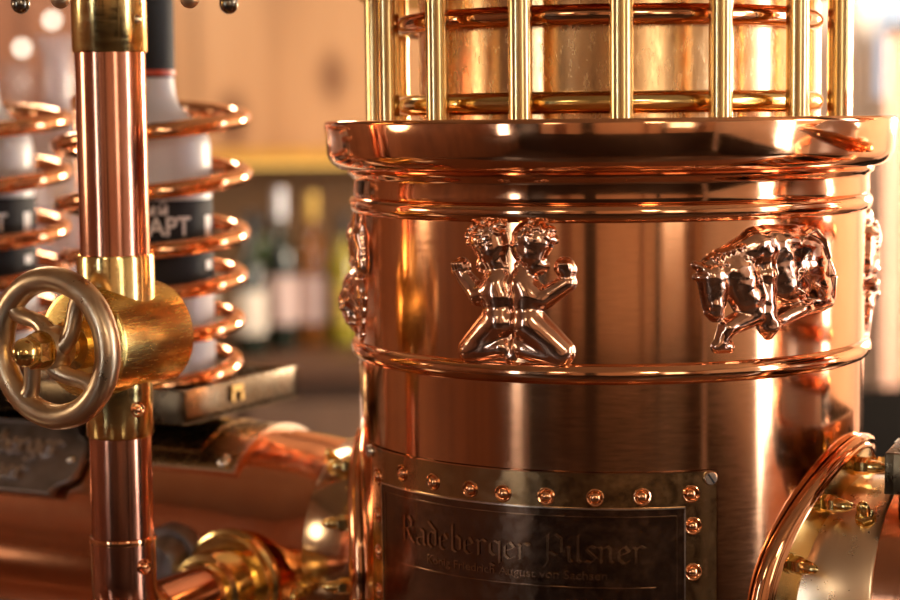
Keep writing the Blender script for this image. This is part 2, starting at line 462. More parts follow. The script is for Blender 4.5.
for a in ((IH0+gp, IH1-gp, IZ1-g-w, IZ1-g), (IH1-gp-wp, IH1-gp, IZ0+g, IZ1-g), (IH0+gp, IH0+gp+wp, IZ0+g, IZ1-g)):
    cyl_patch(bm, a[0], a[1], a[2], a[3], .1470, .00055, 60)
obj('inner_line', bm, M['letter'], tw, npl)
def rivet(ph, z):
    bm = NB(); n = cyl_n(ph); O = cyl(ph, z, .1467)
    lathe(bm, [(0, .0047), (.0007, .0046), (.0010, .0041), (.0007, .0035), (.0004, .0031)], O, n, 24)
    ball(bm, cyl(ph, z, .1468), .0030, n, .75, 20, 8, True)
    obj('rivet', bm, M['copper'], tw, npl)
rv = [cyl_hit(x, y, .147) for x, y in ((402, 473), (433, 482), (470, 489), (503, 493.5), (546, 496.5), (595, 498), (642, 497), (691, 494), (693, 526), (693, 572))]
rv += [(PH0+R_(3.6), z) for z in (.2645, .243, .222, .200, .178)] + [(rv[-1][0], z) for z in (.199, .176)]
for ph, z in rv: rivet(ph, z)
def slot_screw(root, part, O, n, r, mat, ang=0.6):
    bm = NB()
    lathe(bm, [(0, r), (r*.35, r*.98), (r*.5, r*.85), (r*.52, 0)], O, n, 24)
    A, U, W = basis(n)
    d = U*math.cos(ang)+W*math.sin(ang); e = A.cross(d)
    q = [V(O)+A*(r*.54)+d*(sx*r*.8)+e*(sy*r*.14) for sx, sy in ((-1, -1), (1, -1), (1, 1), (-1, 1))]
    f = bm.faces.new([bm.verts.new(p) for p in q]); f.material_index = 1
    return obj('screw', bm, [mat, M['tray_dark']], root, part)
for x, y in ((710, 478), (370, 451)):
    ph, z = cyl_hit(x, y, .147); slot_screw(tw, npl, cyl(ph, z, .1468), cyl_n(ph), .0037, M['steel'])
# vertical drum seam strip right of the plaque
ph, _ = cyl_hit(726, 520)
# lettering with a broad nib (black letter)
GL = {
 'i': (.42, [[(0, .93), (.1, .85), (.1, .15), (.22, .03)], [(.06, 1.3), (.16, 1.42)]]),
 'l': (.40, [[(.1, 1.6), (.1, .15), (.22, .03)]]),
 'n': (.86, [[(0, .93), (.1, .85), (.1, .03)], [(.1, .75), (.36, 1.0), (.52, .85), (.52, .15), (.64, .03)]]),
 'e': (.72, [[(.06, .45), (.52, .68), (.32, 1.0), (.06, .75), (.06, .2), (.26, 0), (.54, .16)]]),
 'r': (.66, [[(0, .93), (.1, .85), (.1, .03)], [(.1, .75), (.3, 1.0), (.52, .86)]]),
 's': (.66, [[(.5, .88), (.28, 1.0), (.08, .78), (.5, .28), (.28, 0), (.04, .12)]]),
 'b': (.76, [[(.1, 1.6), (.1, .15), (.3, 0), (.56, .2), (.56, .8), (.34, 1.0), (.1, .8)]]),
 'd': (.76, [[(.06, 1.55), (.54, 1.05), (.54, .2), (.28, 0), (.06, .2), (.06, .75), (.26, 1.0), (.5, .88)]]),
 'g': (.76, [[(.54, .85), (.28, 1.0), (.06, .8), (.06, .3), (.26, .1), (.54, .3)], [(.54, 1.0), (.54, -.3), (.28, -.5), (.04, -.36)]]),
 'a': (.78, [[(.08, .86), (.3, 1.0), (.52, .85), (.52, .15), (.64, .03)], [(.52, .58), (.06, .42), (.06, .15), (.24, 0), (.52, .2)]]),
 'P': (1.1, [[(0, 1.35), (.22, 1.6), (.22, .05), (.02, -.32)], [(.22, 1.3), (.55, 1.62), (.86, 1.35), (.86, .6), (.58, .38), (.3, .6)]]),
 'R': (1.15, [[(0, 1.35), (.22, 1.6), (.22, .1), (.02, 0)], [(.22, 1.3), (.55, 1.62), (.8, 1.35), (.74, 1.02), (.26, .8)], [(.4, .85), (.72, .3), (.95, .03)]]),
 ' ': (.55, [])}
def nib_quads(text, nib=.15, ang=R_(38)):
    x = 0; out = []
    v = V((math.cos(ang), math.sin(ang)))*nib/2
    for ch in text:
        adv, st = GL[ch]
        for pl in st:
            for p, q in zip(pl, pl[1:]):
                p, q = V((x+p[0], p[1])), V((x+q[0], q[1]))
                out.append([p-v, p+v, q+v, q-v])
        x += adv
    return out, x
def nib_text(bm, text, width, xh, place, depth, nib=.15):
    """place(u, v, h) -> world point; u centred on the text"""
    Q, W = nib_quads(text, nib)
    for q in Q:
        lo = [bm.verts.new(place((p.x/W-.5)*width, p.y*xh, 0)) for p in q]
        hi = [bm.verts.new(place((p.x/W-.5)*width, p.y*xh, depth)) for p in q]
        bm.faces.new(hi)
        for k in range(4): bm.faces.new((lo[k], lo[(k+1) % 4], hi[(k+1) % 4], hi[k]))
    return bm
def on_panel(z0): return lambda u, v, h: cyl(PC+u/.1473, z0+v, .1472+h)
obj('lettering', nib_text(NB(), 'Radeberger Pilsner', .146, .0090, on_panel(.2338), .0009), M['letter'], tw, npl, sharp=20)
def font_text(text, size, place, depth, offset=0.0, width=None):
    cu = bpy.data.curves.new('t', 'FONT'); cu.body = text; cu.size = size; cu.align_x = 'LEFT'
    cu.extrude = .5; cu.offset = offset; cu.resolution_u = 3
    o = bpy.data.objects.new('t', cu); COL.objects.link(o)
    dg = bpy.context.evaluated_depsgraph_get(); dg.update()
    me = bpy.data.meshes.new_from_object(o.evaluated_get(dg))
    bm = NB(); bm.from_mesh(me)
    xs = [v.co.x for v in bm.verts]; x0, x1 = min(xs), max(xs)
    k = (width/(x1-x0)) if width else 1
    for t in np.arange(x0, x1, .0012/k)[1:]:                     # cut the letters so that they can bend
        bmesh.ops.bisect_plane(bm, geom=bm.verts[:]+bm.edges[:]+bm.faces[:], plane_co=(t, 0, 0), plane_no=(1, 0, 0))
    for v in bm.verts:
        v.co = place((v.co.x-x0)*k, v.co.y, depth if v.co.z > 0 else 0)
    bpy.data.objects.remove(o); bpy.data.curves.remove(cu); bpy.data.meshes.remove(me)
    return bm
on2 = on_panel(.2252)
obj('lettering', font_text('König Friedrich August von Sachsen', .0062, lambda u, v, h: on2(u-.052, v, h), .0006, 0, .104), M['letter'], tw, npl, sharp=20)
obj('inner_line', cyl_patch(NB(), PC-R_(29), PC+R_(30), .2208, .2212, .1470, .0007, 40), M['letter'], tw, npl)

# ------------------------------------------------------------------ 2 / 3 the side barrels
def saddle_sweep(bm, A, N, prof, seg=128, closed=False):
    """profile of (rho, R): rho from the barrel axis, R from the column axis, or ('L', rho, L) for a flat ring"""
    rings = []
    for q in prof:
        ring = []
        for k in range(seg):
            al = 2*PI*k/seg
            if q[0] == 'L': rho, L = q[1], q[2]
            else: rho = q[0]; L = math.sqrt(q[1]**2-(rho*math.sin(al))**2)
            ring.append(bm.verts.new(arm(A, N, L, al, rho)))
        rings.append(ring)
    for a, b in list(zip(rings, rings[1:])) + ([(rings[-1], rings[0])] if closed else []):
        for k in range(seg): bm.faces.new((a[k], a[(k+1) % seg], b[(k+1) % seg], b[k]))
    return bm
def barrel(label, A, N, Lseam, Lend, mat_band, prof, bolts, nuts):
    t = thing('copper_barrel', label, 'barrel', tuple(BO + A*(Lseam+.1) - V((0, 0, .09))))
    fl = [(.066, .1463), (.0885, .1463), (.0895, .1480), (.0893, .1505), (.0882, .1525), (.0868, .1530), (.0856, .1524), (.0850, .1512),
          (.0846, .1512), (.0838, .1520), (.0826, .1522), (.0816, .1516), (.0812, .1504), (.0690, .1504), (.066, .1504)]
    obj('flange', saddle_sweep(NB(), A, N, fl, 160, True), M['copper'], t)
    obj('flange_plate', saddle_sweep(NB(), A, N, [(.0812, .1500), (.0812, .1508), (.0660, .1508), (.0660, .1500)], 128, True), M['brass'], t)
    rb = .0672
    obj('band', saddle_sweep(NB(), A, N, [(rb-.004, .1506), (rb, .1506), (rb, .153), ('L', rb, Lseam-.001), ('L', rb-.0008, Lseam), ('L', rb-.006, Lseam)], 128), mat_band, t)
    pr = [(Lseam-.003, prof[0][1])] + [(Lseam+d, r) for d, r in prof] + [(Lend, prof[-1][1]), (Lend, 0)]
    obj('barrel_body', lathe(NB(), pr, BO, A, 96), M['barrel'], t)
    for al in bolts:
        rho = .0762; L = math.sqrt(.1507**2-(rho*math.sin(R_(al)))**2); O = arm(A, N, L, R_(al), rho)
        d = V((O.x-CX, O.y-CY, 0)).normalized()
        obj('bolt', acorn(NB(), O, d, .0046, .0185), M['brass'], t)
    for L, al in nuts:
        O = arm(A, N, L, al, rb-.0002)
        obj('cap_nut', acorn(NB(), O, arm_n(N, al), .0046, .0145), M['brass'], t)
    return t
nutL = [arm_hit(335, 466, AL, .0672), arm_hit(303, 588, AL, .0672)]
bl_ = barrel('long dark copper barrel behind the hand wheel pipe, carrying a pewter badge', AL, NL, .172, .78, M['band_dark'],
             [(.0, .0645), (.006, .0635), (.02, .0640), (.05, .0668), (.06, .0672)], (40, 68, 96, 124, -40, 170), nutL)
RL = .0672
# saddle sheet wrapped over the barrel top
def arm_patch(bm, A, N, L0, L1, a0, a1, rho, t, n=30, cut=0):
    G = []
    for i in range(n+1):
        al = a0+(a1-a0)*i/n
        G.append([bm.verts.new(arm(A, N, L, al, rr)) for L, rr in ((L0, rho), (L1, rho), (L1, rho+t), (L0, rho+t))])
    for i in range(n):
        for k in range(4): bm.faces.new((G[i][k], G[i+1][k], G[i+1][(k+1) % 4], G[i][(k+1) % 4]))
    bm.faces.new(G[0]); bm.faces.new(G[n]); return bm
sd = obj('saddle', arm_patch(NB(), AL, NL, .231, .66, R_(-62), R_(47), RL-.0002, .0030), M['saddle'], bl_, label='dark bronze saddle sheet')
bm = NB()
arm_patch(bm, AL, NL, .2295, .2315, R_(-62), R_(47), RL-.0002, .0036)
arm_patch(bm, AL, NL, .2295, .66, R_(46.2), R_(47.6), RL-.0002, .0036, 3)
obj('saddle_edge', bm, M['edge'], bl_, sd)
obj('saddle_rib', arm_patch(NB(), AL, NL, .262, .64, R_(-40), R_(36), RL+.0026, .0012), M['saddle'], bl_, sd)
for L, al in ((.241, 41), (.52, 41)):
    obj('screw', ball(NB(), arm(AL, NL, L, R_(al), RL+.0028), .0048, arm_n(NL, R_(al)), .7, 18, 8, True), M['steel'], bl_, sd)
# plug on the barrel face, left of the pipe fitting
L, al = arm_hit(176, 556, AL, RL)
n = arm_n(NL, al); O = arm(AL, NL, L, al, RL-.003)
bm = NB(); lathe(bm, [(0, .021), (.008, .021), (.010, .0195), (.010, .016), (.020, .0155), (.024, .012), (.025, 0)], O, n, 40)
obj('plug', bm, M['pewter'], bl_)
# pewter badge with cast lettering
bc_al = R_(50); bn = arm_n(NL, bc_al); bu = -AL; bv = bn.cross(bu); bv = bv if bv.z > 0 else -bv
BL0 = arm_hit(8, 450, AL, .071)[0]
BO_ = arm(AL, NL, BL0, bc_al, RL+.0058)
def badge_pt(u, v, h): return BO_ + bu*u + bv*v + bn*h
hw, hh = .066, .0262
out = []
def notch(sx, sy):
    a = [(hw, hh), (hw-.002, hh-.006)]
half = [(hw-.014, hh), (hw-.0135, hh-.0035), (hw-.0105, hh-.0075), (hw-.005, hh-.0095), (hw-.0015, hh-.013), (hw, hh-.019)]
pts = [(x, y) for x, y in half] + [(x, -y) for x, y in reversed(half)]
pts = pts + [(-x, y) for x, y in reversed(pts)]
def prism(bm, pts, place, h0, h1):
    lo = [bm.verts.new(place(x, y, h0)) for x, y in pts]; hi = [bm.verts.new(place(x, y, h1)) for x, y in pts]
    bm.faces.new(hi); bm.faces.new(lo[::-1]); n = len(pts)
    for k in range(n): bm.faces.new((lo[k], lo[(k+1) % n], hi[(k+1) % n], hi[k]))
    return bm
bdg = obj('badge_plate', prism(NB(), pts, badge_pt, -.0035, 0), M['pewter'], bl_, label='pewter badge plate with raised letters')
def ring_pts(k, d): return [badge_pt(x*k, y*k, d) for x, y in pts]
bm = NB(); P0 = [badge_pt(x*.985, y*.965, .0004) for x, y in pts]
tube(bm, P0, .0012, 8, True); obj('badge_rim', bm, M['pewter'], bl_, bdg)
def bplace(u0, v0): return lambda u, v, h: badge_pt(u0+u, v0+v, h)
obj('lettering', nib_text(NB(), 'Radeberger', .098, .0105, bplace(-.002, .001), .0028, .24), M['cast_letter'], bl_, bdg, sharp=20)
obj('lettering', nib_text(NB(), 'Pilsner', .056, .0085, bplace(-.002, -.0175), .0028, .24), M['cast_letter'], bl_, bdg, sharp=20)
obj('rivet', ball(NB(), badge_pt(hw-.009, 0, 0), .0034, bn, .8, 16, 8, True), M['steel'], bl_, bdg)
obj('rivet', ball(NB(), badge_pt(-hw+.009, 0, 0), .0034, bn, .8, 16, 8, True), M['steel'], bl_, bdg)
# bottom support of the left barrel end
foot = BO + AL*.70
obj('foot', lathe(NB(), [(0, 0), (0, .035), (.006, .036), (.012, .02), (.14, .016), (.145, .016)], (foot.x, foot.y, 0), (0, 0, 1), 32), M['brass'], bl_)

# right
nutR = [arm_hit(866, 520, AR, .0672)]
br_ = barrel('bright copper barrel stub on the right, with a pale brass band and cap nuts', AR, NR, .174, .40, M['brass_pale'],
             [(.0, .0655), (.02, .0655)], (10, 38, 66, 94, 122, -30, 160), nutR)
foot = BO + AR*.36
obj('foot', lathe(NB(), [(0, 0), (0, .035), (.006, .036), (.012, .02), (.135, .016), (.14, .016)], (foot.x, foot.y, 0), (0, 0, 1), 32), M['brass'], br_)

# ------------------------------------------------------------------ 4 the hand wheel pipe
PP = V((-.1841, 1.045, 0))
NP = -NL                                            # towards the left barrel
ZE = .180
pp = thing('tap_pipe', 'upright copper pipe with a brass valve and bronze hand wheel, at the left', 'pipe', (PP.x, PP.y, ZE-.03))
def plathe(name, prof, mat, seg=48, **k): return obj(name, lathe(NB(), prof, PP, (0, 0, 1), seg), mat, pp, **k)
plathe('upper_pipe', [(.375, .0192), (.503, .0192)], M['red_copper'])
slv = plathe('sleeve', [(.4985, .0190), (.4985, .0200), (.4995, .0205), (.555, .0205)], M['brass'])
FC = PP + V((.0095, 0, 0))
obj('flange', lathe(NB(), [(.548, .0), (.548, .065), (.549, .066), (.556, .066), (.557, .065), (.557, 0)], FC, (0, 0, 1), 64), M['brass'], pp)
for k, a in enumerate((-27, 45, -85, 107)):
    q = FC + V((math.sin(R_(a))*.0565, -math.cos(R_(a))*.0565, .5485))
    bm = NB(); lathe(bm, [(0, .0058), (.0200, .0058), (.0210, .0052)], q, (0, 0, -1), 20)
    ball(bm, q+V((0, 0, -.0230)), .0053, (0, 0, -1), 1.1, 20, 10)
    obj('bolt', bm, M['dark_knob'] if abs(a) > 60 else M['bronze'], pp)
collar = plathe('collar', [(.351, .0198), (.3855, .0198), (.3885, .0203), (.3885, .0210), (.3870, .0214), (.353, .0214)], M['brass'])
plathe('lower_collar', [(.32, .0186), (.2885, .0186), (.2875, .0178), (.2872, .017)], M['brass'])
plathe('lower_pipe', [(.30, .0172), (.226, .0172)], M['red_copper'])
# elbow: down, then away into the barrel
path = [PP+V((0, 0, z)) for z in (.2295, .222, .212)]
rb = .026
for a in np.linspace(0, PI/2, 14):
    path.append(PP + V((0, 0, ZE+rb-rb*math.sin(a)+.0)) + NP*(rb-rb*math.cos(a)))
path.append(PP+NP*.078+V((0, 0, ZE)))
elb = obj('elbow', tube(NB(), path, [.0181]*(len(path)), 40), M['red_copper'], pp)
obj('seam_ring', lathe(NB(), [(.2275, .0172), (.2278, .0184), (.2295, .0187), (.2312, .0184), (.2315, .0172)], PP, (0, 0, 1), 48, True), M['copper'], pp)
OE = PP + V((0, 0, ZE))
def elathe(name, prof, mat, seg=48): return obj(name, lathe(NB(), prof, OE, NP, seg), mat, pp)
elathe('fitting', [(.070, .0180), (.070, .0195), (.0712, .0200), (.076, .0203), (.077, .0238), (.079, .0245), (.116, .0245)], M['brass'])
elathe('fitting_flange', [(.099, .0245), (.099, .030), (.1005, .0312), (.1025, .0312), (.104, .031), (.105, .0335), (.107, .0338), (.109, .0335), (.109, .02)], M['brass'])
for z, px, ph in ((.304, 0, 42), (.216, 0, 48)):
    d = V((math.sin(R_(ph)), -math.cos(R_(ph)), 0))
    bm = NB(); O = PP+V((0, 0, z))+d*.0180
    lathe(bm, [(-.002, .0046), (.0006, .0044), (.001, .0038), (.0006, .003)], O, d, 20); ball(bm, O, .0026, d, .9, 16, 8, True)
    obj('rivet', bm, M['copper'], pp)
d = V((math.sin(R_(58)), -math.cos(R_(58)), 0))
obj('rivet', ball(NB(), PP+V((0, 0, .516))+d*.0198, .0028, d, .8, 16, 8, True), M['bronze'], pp)
# valve body and wheel
ZV = .3420
AV = V((-.505, -.863, 0)).normalized()
OV = PP + V((0, 0, ZV))
vb = [(-.0385, 0), (-.0380, .012), (-.0355, .021), (-.032, .0275), (-.0290, .0302), (.0275, .0302), (.0290, .0294), (.0296, .0270), (.0296, 0)]
obj('valve_body', lathe(NB(), vb, OV, AV, 72), M['brass_body'], pp)
obj('valve_stem', lathe(NB(), [(.028, .0135), (.040, .0135), (.041, .0085), (.052, .0085), (.052, 0)], OV, AV, 32), M['brass'], pp)
WS = .0515                                         # wheel plane along the stem
A_, U_, W_ = basis(AV)
OWh = OV + A_*WS
Rw, rw = .0368, .0068
bm = NB()
tube(bm, [OWh + (U_*math.cos(t)+W_*math.sin(t))*Rw for t in np.linspace(0, 2*PI, 73)[:-1]], rw, 20, True)
wh = obj('hand_wheel', bm, M['bronze'], pp, label='bronze hand wheel with four curved spokes')
for k in range(4):
    a0 = R_(0 + 90*k); P_, rad = [], []
    for s in np.linspace(0, 1, 12):
        r = .006 + (Rw-.006)*s; a = a0 + .95*math.sin(s*PI*.62)
        P_.append(OWh + A_*(.004*(1-s)**2) + (U_*math.cos(a)+W_*math.sin(a))*r); rad.append(.0056-.0012*math.sin(PI*s))
    obj('spoke', tube(NB(), P_, rad, 14), M['bronze'], pp, wh)
obj('hub', lathe(NB(), [(-.004, 0), (-.004, .0115), (-.001, .0125), (.006, .012), (.0085, .0105), (.0095, .0098), (.0095, 0)], OWh, A_, 36), M['bronze'], pp, wh)
bm = NB(); O = OWh + A_*.0095
lathe(bm, [(0, 0), (0, .0104), (.001, .0104), (.001, 0)], O, A_, 28)
lathe(bm, [(.001, 0), (.001, .0086), (.0016, .0094), (.0085, .0094), (.0092, .0086), (.0092, 0)], O, A_, 6)
pr = [(.009, .0078)] + [(.0115+.0085*math.sin(t), .0078*math.cos(t)) for t in np.linspace(0, PI/2, 9)]; pr[-1] = (.02, 0)
lathe(bm, pr, O, A_, 28)
obj('cap_nut', bm, M['brass'], pp, wh, label='brass hexagonal cap nut')

# ------------------------------------------------------------------ 5 bottle holders with copper coils (local: +X along the barrel, -Y = front)
hold = thing('bottle_holder', 'bronze tray and copper coil around the vodka bottle behind the upright pipe', 'bottle holder', (0, 0, 0), 1e-9, 'coil bottle holders')
def tray_bm():
    bm = NB(); x0, x1, y0, y1, h, w = -.0585, .0585, -.0530, .080, .0215, .0045
    box(bm, (0, (y0+y1)/2, .0015), x1-x0, y1-y0, .003)
    box(bm, (0, y0+w/2, h/2), x1-x0, w, h, bev=.0008); box(bm, (0, y1-w/2, h/2), x1-x0, w, h, bev=.0008)
    box(bm, (x0+w/2, (y0+y1)/2, h/2), w, y1-y0, h, bev=.0008); box(bm, (x1-w/2, (y0+y1)/2, h/2), w, y1-y0, h, bev=.0008)
    return bm
obj('tray', tray_bm(), M['tray'], hold)
obj('tray_shade', box(NB(), (0, .0135, .0036), .107, .123, .001), M['tray_dark'], hold)  # black sheet paints the shade inside the tray's recess
for sx in (-1, 1): obj('foot', box(NB(), (sx*.035, .02, -.0022), .012, .012, .0044), M['brass'], hold)
for sx in (-1, 1):
    bm = NB(); box(bm, (sx*.0590, .005, .0165), .004, .013, .004); box(bm, (sx*.0590, .0, .012), .004, .003, .008); box(bm, (sx*.0590, .010, .012), .004, .003, .008)
    obj('staple', bm, M['brass'], hold)
coil = []
cs, czs = (-.7, -.4, 0, 1, 2, 3, 4, 5, 5.45), (.0095, .0125, .030, .057, .0870, .1140, .154, .191, .206)
for q in np.linspace(-.7, 5.45, 250):
    a = 2*PI*q + .34; r = .0520 + .0085*min(1, max(0, q/4.0))
    zz = sum(np.interp(q+d, cs, czs) for d in (-.25, -.12, 0, .12, .25))/5
    coil.append(V((r*math.cos(a), r*math.sin(a), max(zz, .0095))))
obj('coil', tube(NB(), coil, .0054, 14), M['copper'], hold)

vod = thing('vodka_bottle', 'frosted glass vodka bottle with black label, behind the upright pipe', 'bottle', (0, 0, 0), 1e-9, 'vodka bottles in the copper coils')
rb_ = .0386
pr = [(0, 0), (0, .034), (.002, .037), (.005, rb_-.0004), (.007, rb_), (.168, rb_), (.174, .0378), (.181, .0340), (.188, .0265), (.195, .0190), (.202, .0166), (.212, .0155), (.300, .0150), (.302, .014), (.302, 0)]
obj('glass_body', lathe(NB(), pr, (0, 0, 0), (0, 0, 1), 64), M['frost'], vod)
cp = obj('cap', lathe(NB(), [(.214, .0154), (.214, .0163), (.306, .0165), (.308, .015), (.308, 0)], (0, 0, 0), (0, 0, 1), 40), M['black_gloss'], vod, label='black cap sleeve')
obj('stripe', lathe(NB(), [(.2155, .0160), (.2155, .0166), (.2190, .0166), (.2190, .0160)], (0, 0, 0), (0, 0, 1), 40, True), M['red'], vod, cp)
def shell(z0, z1, r, a0=0, a1=2*PI, seg=64):
    return lathe(NB(), [(z0, r-.0002), (z0, r), (z1, r), (z1, r-.0002)], (0, 0, 0), (0, 0, 1), seg, False, a0, a1)
lb = obj('label', shell(.081, .135, rb_+.0003), M['black_gloss'], vod, label='black paper label')
obj('label_band', shell(.0755, .0805, rb_+.0004), M['red'], vod, lb)
obj('label_band', shell(.0705, .0752, rb_+.0004), M['white'], vod, lb)
def on_bottle(phi0, z0, s=1):
    def f(u, v, h):
        a = phi0 + u/rb_; r = rb_+.0003+h
        return V((r*math.sin(a), -r*math.cos(a), z0+v))
    return f
BROT = R_(8.6)
f1 = on_bottle(BROT, .1128)
obj('lettering', font_text('CTAHДAPT', .0168, lambda u, v, h: f1(u+R_(37)*rb_-.084, v, h), .0003, .00035, .084), M['white'], vod, lb)
f2 = on_bottle(BROT, .1262)
obj('lettering', font_text('pyccкий', .0112, lambda u, v, h: f2(u+R_(14)*rb_-.046, v, h), .0003, .0001, .046), M['white'], vod, lb)
bm = NB()
for k in range(2):
    f3 = on_bottle(R_(58)+BROT, .109-k*.020)
    G = [[bm.verts.new(f3(u, v, .0003)) for v in (0, .0155 if k == 0 else .006)] for u in np.linspace(0, .0085, 5)]
    for a, b in zip(G, G[1:]): bm.faces.new((a[0], b[0], b[1], a[1]))
obj('label_patch', bm, M['white'], vod, lb)

def arm_spot(A, L, z): q = BO + A*L; return V((q.x, q.y, z))
TZ = ZB+RL+.0033+.0044
rzL = math.atan2(-AL.y, -AL.x)                       # local +X points along -AL (towards the column)
hold.location = arm_spot(AL, .325, TZ); hold.rotation_euler = (0, 0, rzL)
vod.location = arm_spot(AL, .325, TZ+.0042); vod.rotation_euler = (0, 0, 0)
q = arm_spot(AL, .475, TZ)
dup(hold, q, rzL, 'bronze tray and copper coil around the bottle cut by the left edge')
v2 = dup(vod, q+V((0, 0, .0042)), R_(-3), 'frosted glass vodka bottle cut by the left edge')
rzR = math.atan2(AR.y, AR.x)
qr = arm_spot(AR, .246, ZB+.0655+.0045)
rt = dup(hold, qr, rzR+R_(6), 'bronze tray on the right barrel, only its corner in view')
for ch in rt.children:
    if not ch.name.startswith('coil'): ch.scale.x = 1.24          # this tray is the longer one
dup(vod, qr+V((0, 0, .0042)), R_(20), 'frosted glass vodka bottle just past the right edge')
# third one, farther behind on a pale crate
q3 = V((at(58, 105, 2.0).x, 2.0, 0))
crate = thing('storage_box', 'pale wooden box standing far behind the upright pipe', 'box', (q3.x, q3.y, 0))
obj('box_body', box(NB(), (q3.x, q3.y, .141), .20, .18, .282, bev=.004), plain('pale painted wood', (.62, .57, .52), .5), crate)
obj('sticker', box(NB(), (q3.x+.035, q3.y-.0905, .262), .035, .001, .03), plain('yellow green sticker', (.62, .68, .22), .5), crate)
dc = thing('decanter', 'blurred clear decanter inside the far copper coil, left of the upright pipe', 'decanter', tuple(q3+V((0, 0, .282))))
obj('glass_body', lathe(NB(), [(0, 0), (0, .038), (.004, .040), (.13, .040), (.16, .034), (.185, .02), (.21, .016), (.25, .017), (.27, .024), (.27, .0225), (.25, .0155), (.21, .0145), (.185, .0185), (.16, .0325), (.13, .0385), (.006, .0385), (.005, 0)], tuple(q3+V((0, 0, .282))), (0, 0, 1), 40), plain('clear decanter glass', (.92, .88, .90), .12, var=.03, trans=.85), dc)
obj('ring', lathe(NB(), [(.186+.0050*math.sin(a), .046+.0050*math.cos(a)) for a in np.linspace(0, 2*PI, 17)[:-1]], tuple(q3+V((0, 0, .282))), (0, 0, 1), 64, True), M['copper'], dc, label='copper ring')
for a in (40, 160, 280): obj('prong', tube(NB(), [q3+V((math.sin(R_(a))*r, -math.cos(R_(a))*r, .2905+z)) for r, z in ((.046, .186), (.046, .05), (.046, .002), (.03, .001))], .002, 8), M['copper'], dc)

# ------------------------------------------------------------------ the room
X0, X1, Y0, Y1, Z0, Z1 = -3.2, 3.0, -3.0, 4.20, -1.05, 1.75
WOODL = wood('honey pine planks', (.30, .15, .07), (.46, .25, .12), (.58, .34, .18), 6.5)
WOODD = wood('dark oak planks', (.10, .045, .025), (.19, .085, .045), (.28, .13, .07), 5.0, .4, False)
DARK = plain('near black stained wood', (.022, .012, .009), .4)
PLAST = plain('pale rose plaster', (.84, .70, .61), .8, var=.05, scale=2)
FLOOR = wood('floor boards', (.025, .012, .008), (.04, .02, .012), (.06, .03, .018), 9, .4, False)
CEIL = plain('cream ceiling', (.24, .165, .11), .9, var=.05, scale=2)
def slab(name, c, dx, dy, dz, m): return struct(name, box(NB(), c, dx, dy, dz), m)
T = .12
zc = (Z0+Z1)/2; hz = Z1-Z0
slab('floor', ((X0+X1)/2, (Y0+Y1)/2, Z0-T/2), X1-X0+2*T, Y1-Y0+2*T, T, FLOOR)
slab('ceiling', ((X0+X1)/2, (Y0+Y1)/2, Z1+T/2), X1-X0+2*T, Y1-Y0+2*T, T, CEIL)
XS = .62                                              # where the pine panelling of the back wall meets the plaster
XL = at(128, 100, Y1).x
slab('wall_back', ((XL+XS)/2, Y1+T/2, zc), XS-XL, T, hz, WOODL)
slab('wall_back_left', ((X0+XL)/2, Y1+T/2, zc), XL-X0, T, hz, wood('red stained panelling', (.20, .075, .035), (.30, .12, .06), (.40, .18, .10), 5.0, .4, False))
slab('wall_back_right', ((XS+X1)/2, Y1+T/2+.02, zc), X1-XS, T, hz, PLAST)
slab('wall_front', ((X0+X1)/2, Y0-T/2, zc), X1-X0, T, hz, plain('cream plaster', (.50, .33, .22), .8, var=.1, scale=1.5))
slab('added_trim_1', ((X0+X1)/2, Y0+.02, (Z0-.30)/2), X1-X0, .04, -.30-Z0, DARK)  # unseen dark dado, added to darken the drum's lower reflections
for k, (xa, xb) in enumerate(((-3.2, -2.3), (-1.75, -1.4), (-.95, -.6), (.72, .82), (1.2, 1.30), (2.3, 2.6))):
    slab('added_trim_%d' % (k+3), ((xa+xb)/2, Y0+.05, (Z1-.30)/2), xb-xa, .10, Z1+.30, WOODD if k % 2 else DARK)  # unseen dark posts, added to stripe the copper's reflections
slab('added_trim_2', (X1-.02, (Y0+Y1)/2-.9, (Z0-.4)/2), .04, 4.6, -.4-Z0, DARK)  # unseen dark panel, added for the low reflections on the right
slab('wall_left', (X0-T/2, (Y0+Y1)/2, zc), T, Y1-Y0, hz, WOODD)
slab('wall_right', (X1+T/2, (Y0+Y1)/2, zc), T, Y1-Y0, hz, PLAST)
DAY = glow('daylight pane', (.86, .92, 1.0), 7.0)
FRM = plain('white window frame', (.75, .70, .64), .4)
wn = 0
def window(side, a0, a1, z0, z1, m=DAY):
    """lit window set on a wall, with its frame and a glazing bar"""
    global wn; wn += 1
    w = .05
    def bx(bm, a, b, z, zz, t):
        ac, aw, zcn, zh = (a+b)/2, b-a, (z+zz)/2, zz-z
        if side == 'R': box(bm, (X1-t/2, ac, zcn), t, aw, zh)
        elif side == 'L': box(bm, (X0+t/2, ac, zcn), t, aw, zh)
        elif side == 'F': box(bm, (ac, Y0+t/2, zcn), aw, t, zh)
        else: box(bm, (ac, Y1-t/2+.02, zcn), aw, t, zh)
        return bm
    p = struct('window_%d' % wn, bx(NB(), a0, a1, z0, z1, .012), m)
    bm = NB()
    bx(bm, a0-w, a0, z0-w, z1+w, .05); bx(bm, a1, a1+w, z0-w, z1+w, .05); bx(bm, a0, a1, z0-w, z0, .05); bx(bm, a0, a1, z1, z1+w, .05)
    bx(bm, (a0+a1)/2-.02, (a0+a1)/2+.02, z0, z1, .04); bx(bm, a0, a1, z0+(z1-z0)*.68, z0+(z1-z0)*.68+.035, .04)
    f = obj('window_frame', bm, FRM); f.parent = p
    return p
window('R', -.45, .0, -.35, 1.45)
window('R', 1.35, 1.9, -.35, 1.45)
window('L', -2.45, -2.05, -.35, 1.35)
window('F', 1.45, 2.15, .25, 1.35, glow('warm daylight pane', (1.0, .86, .70), 2.0))
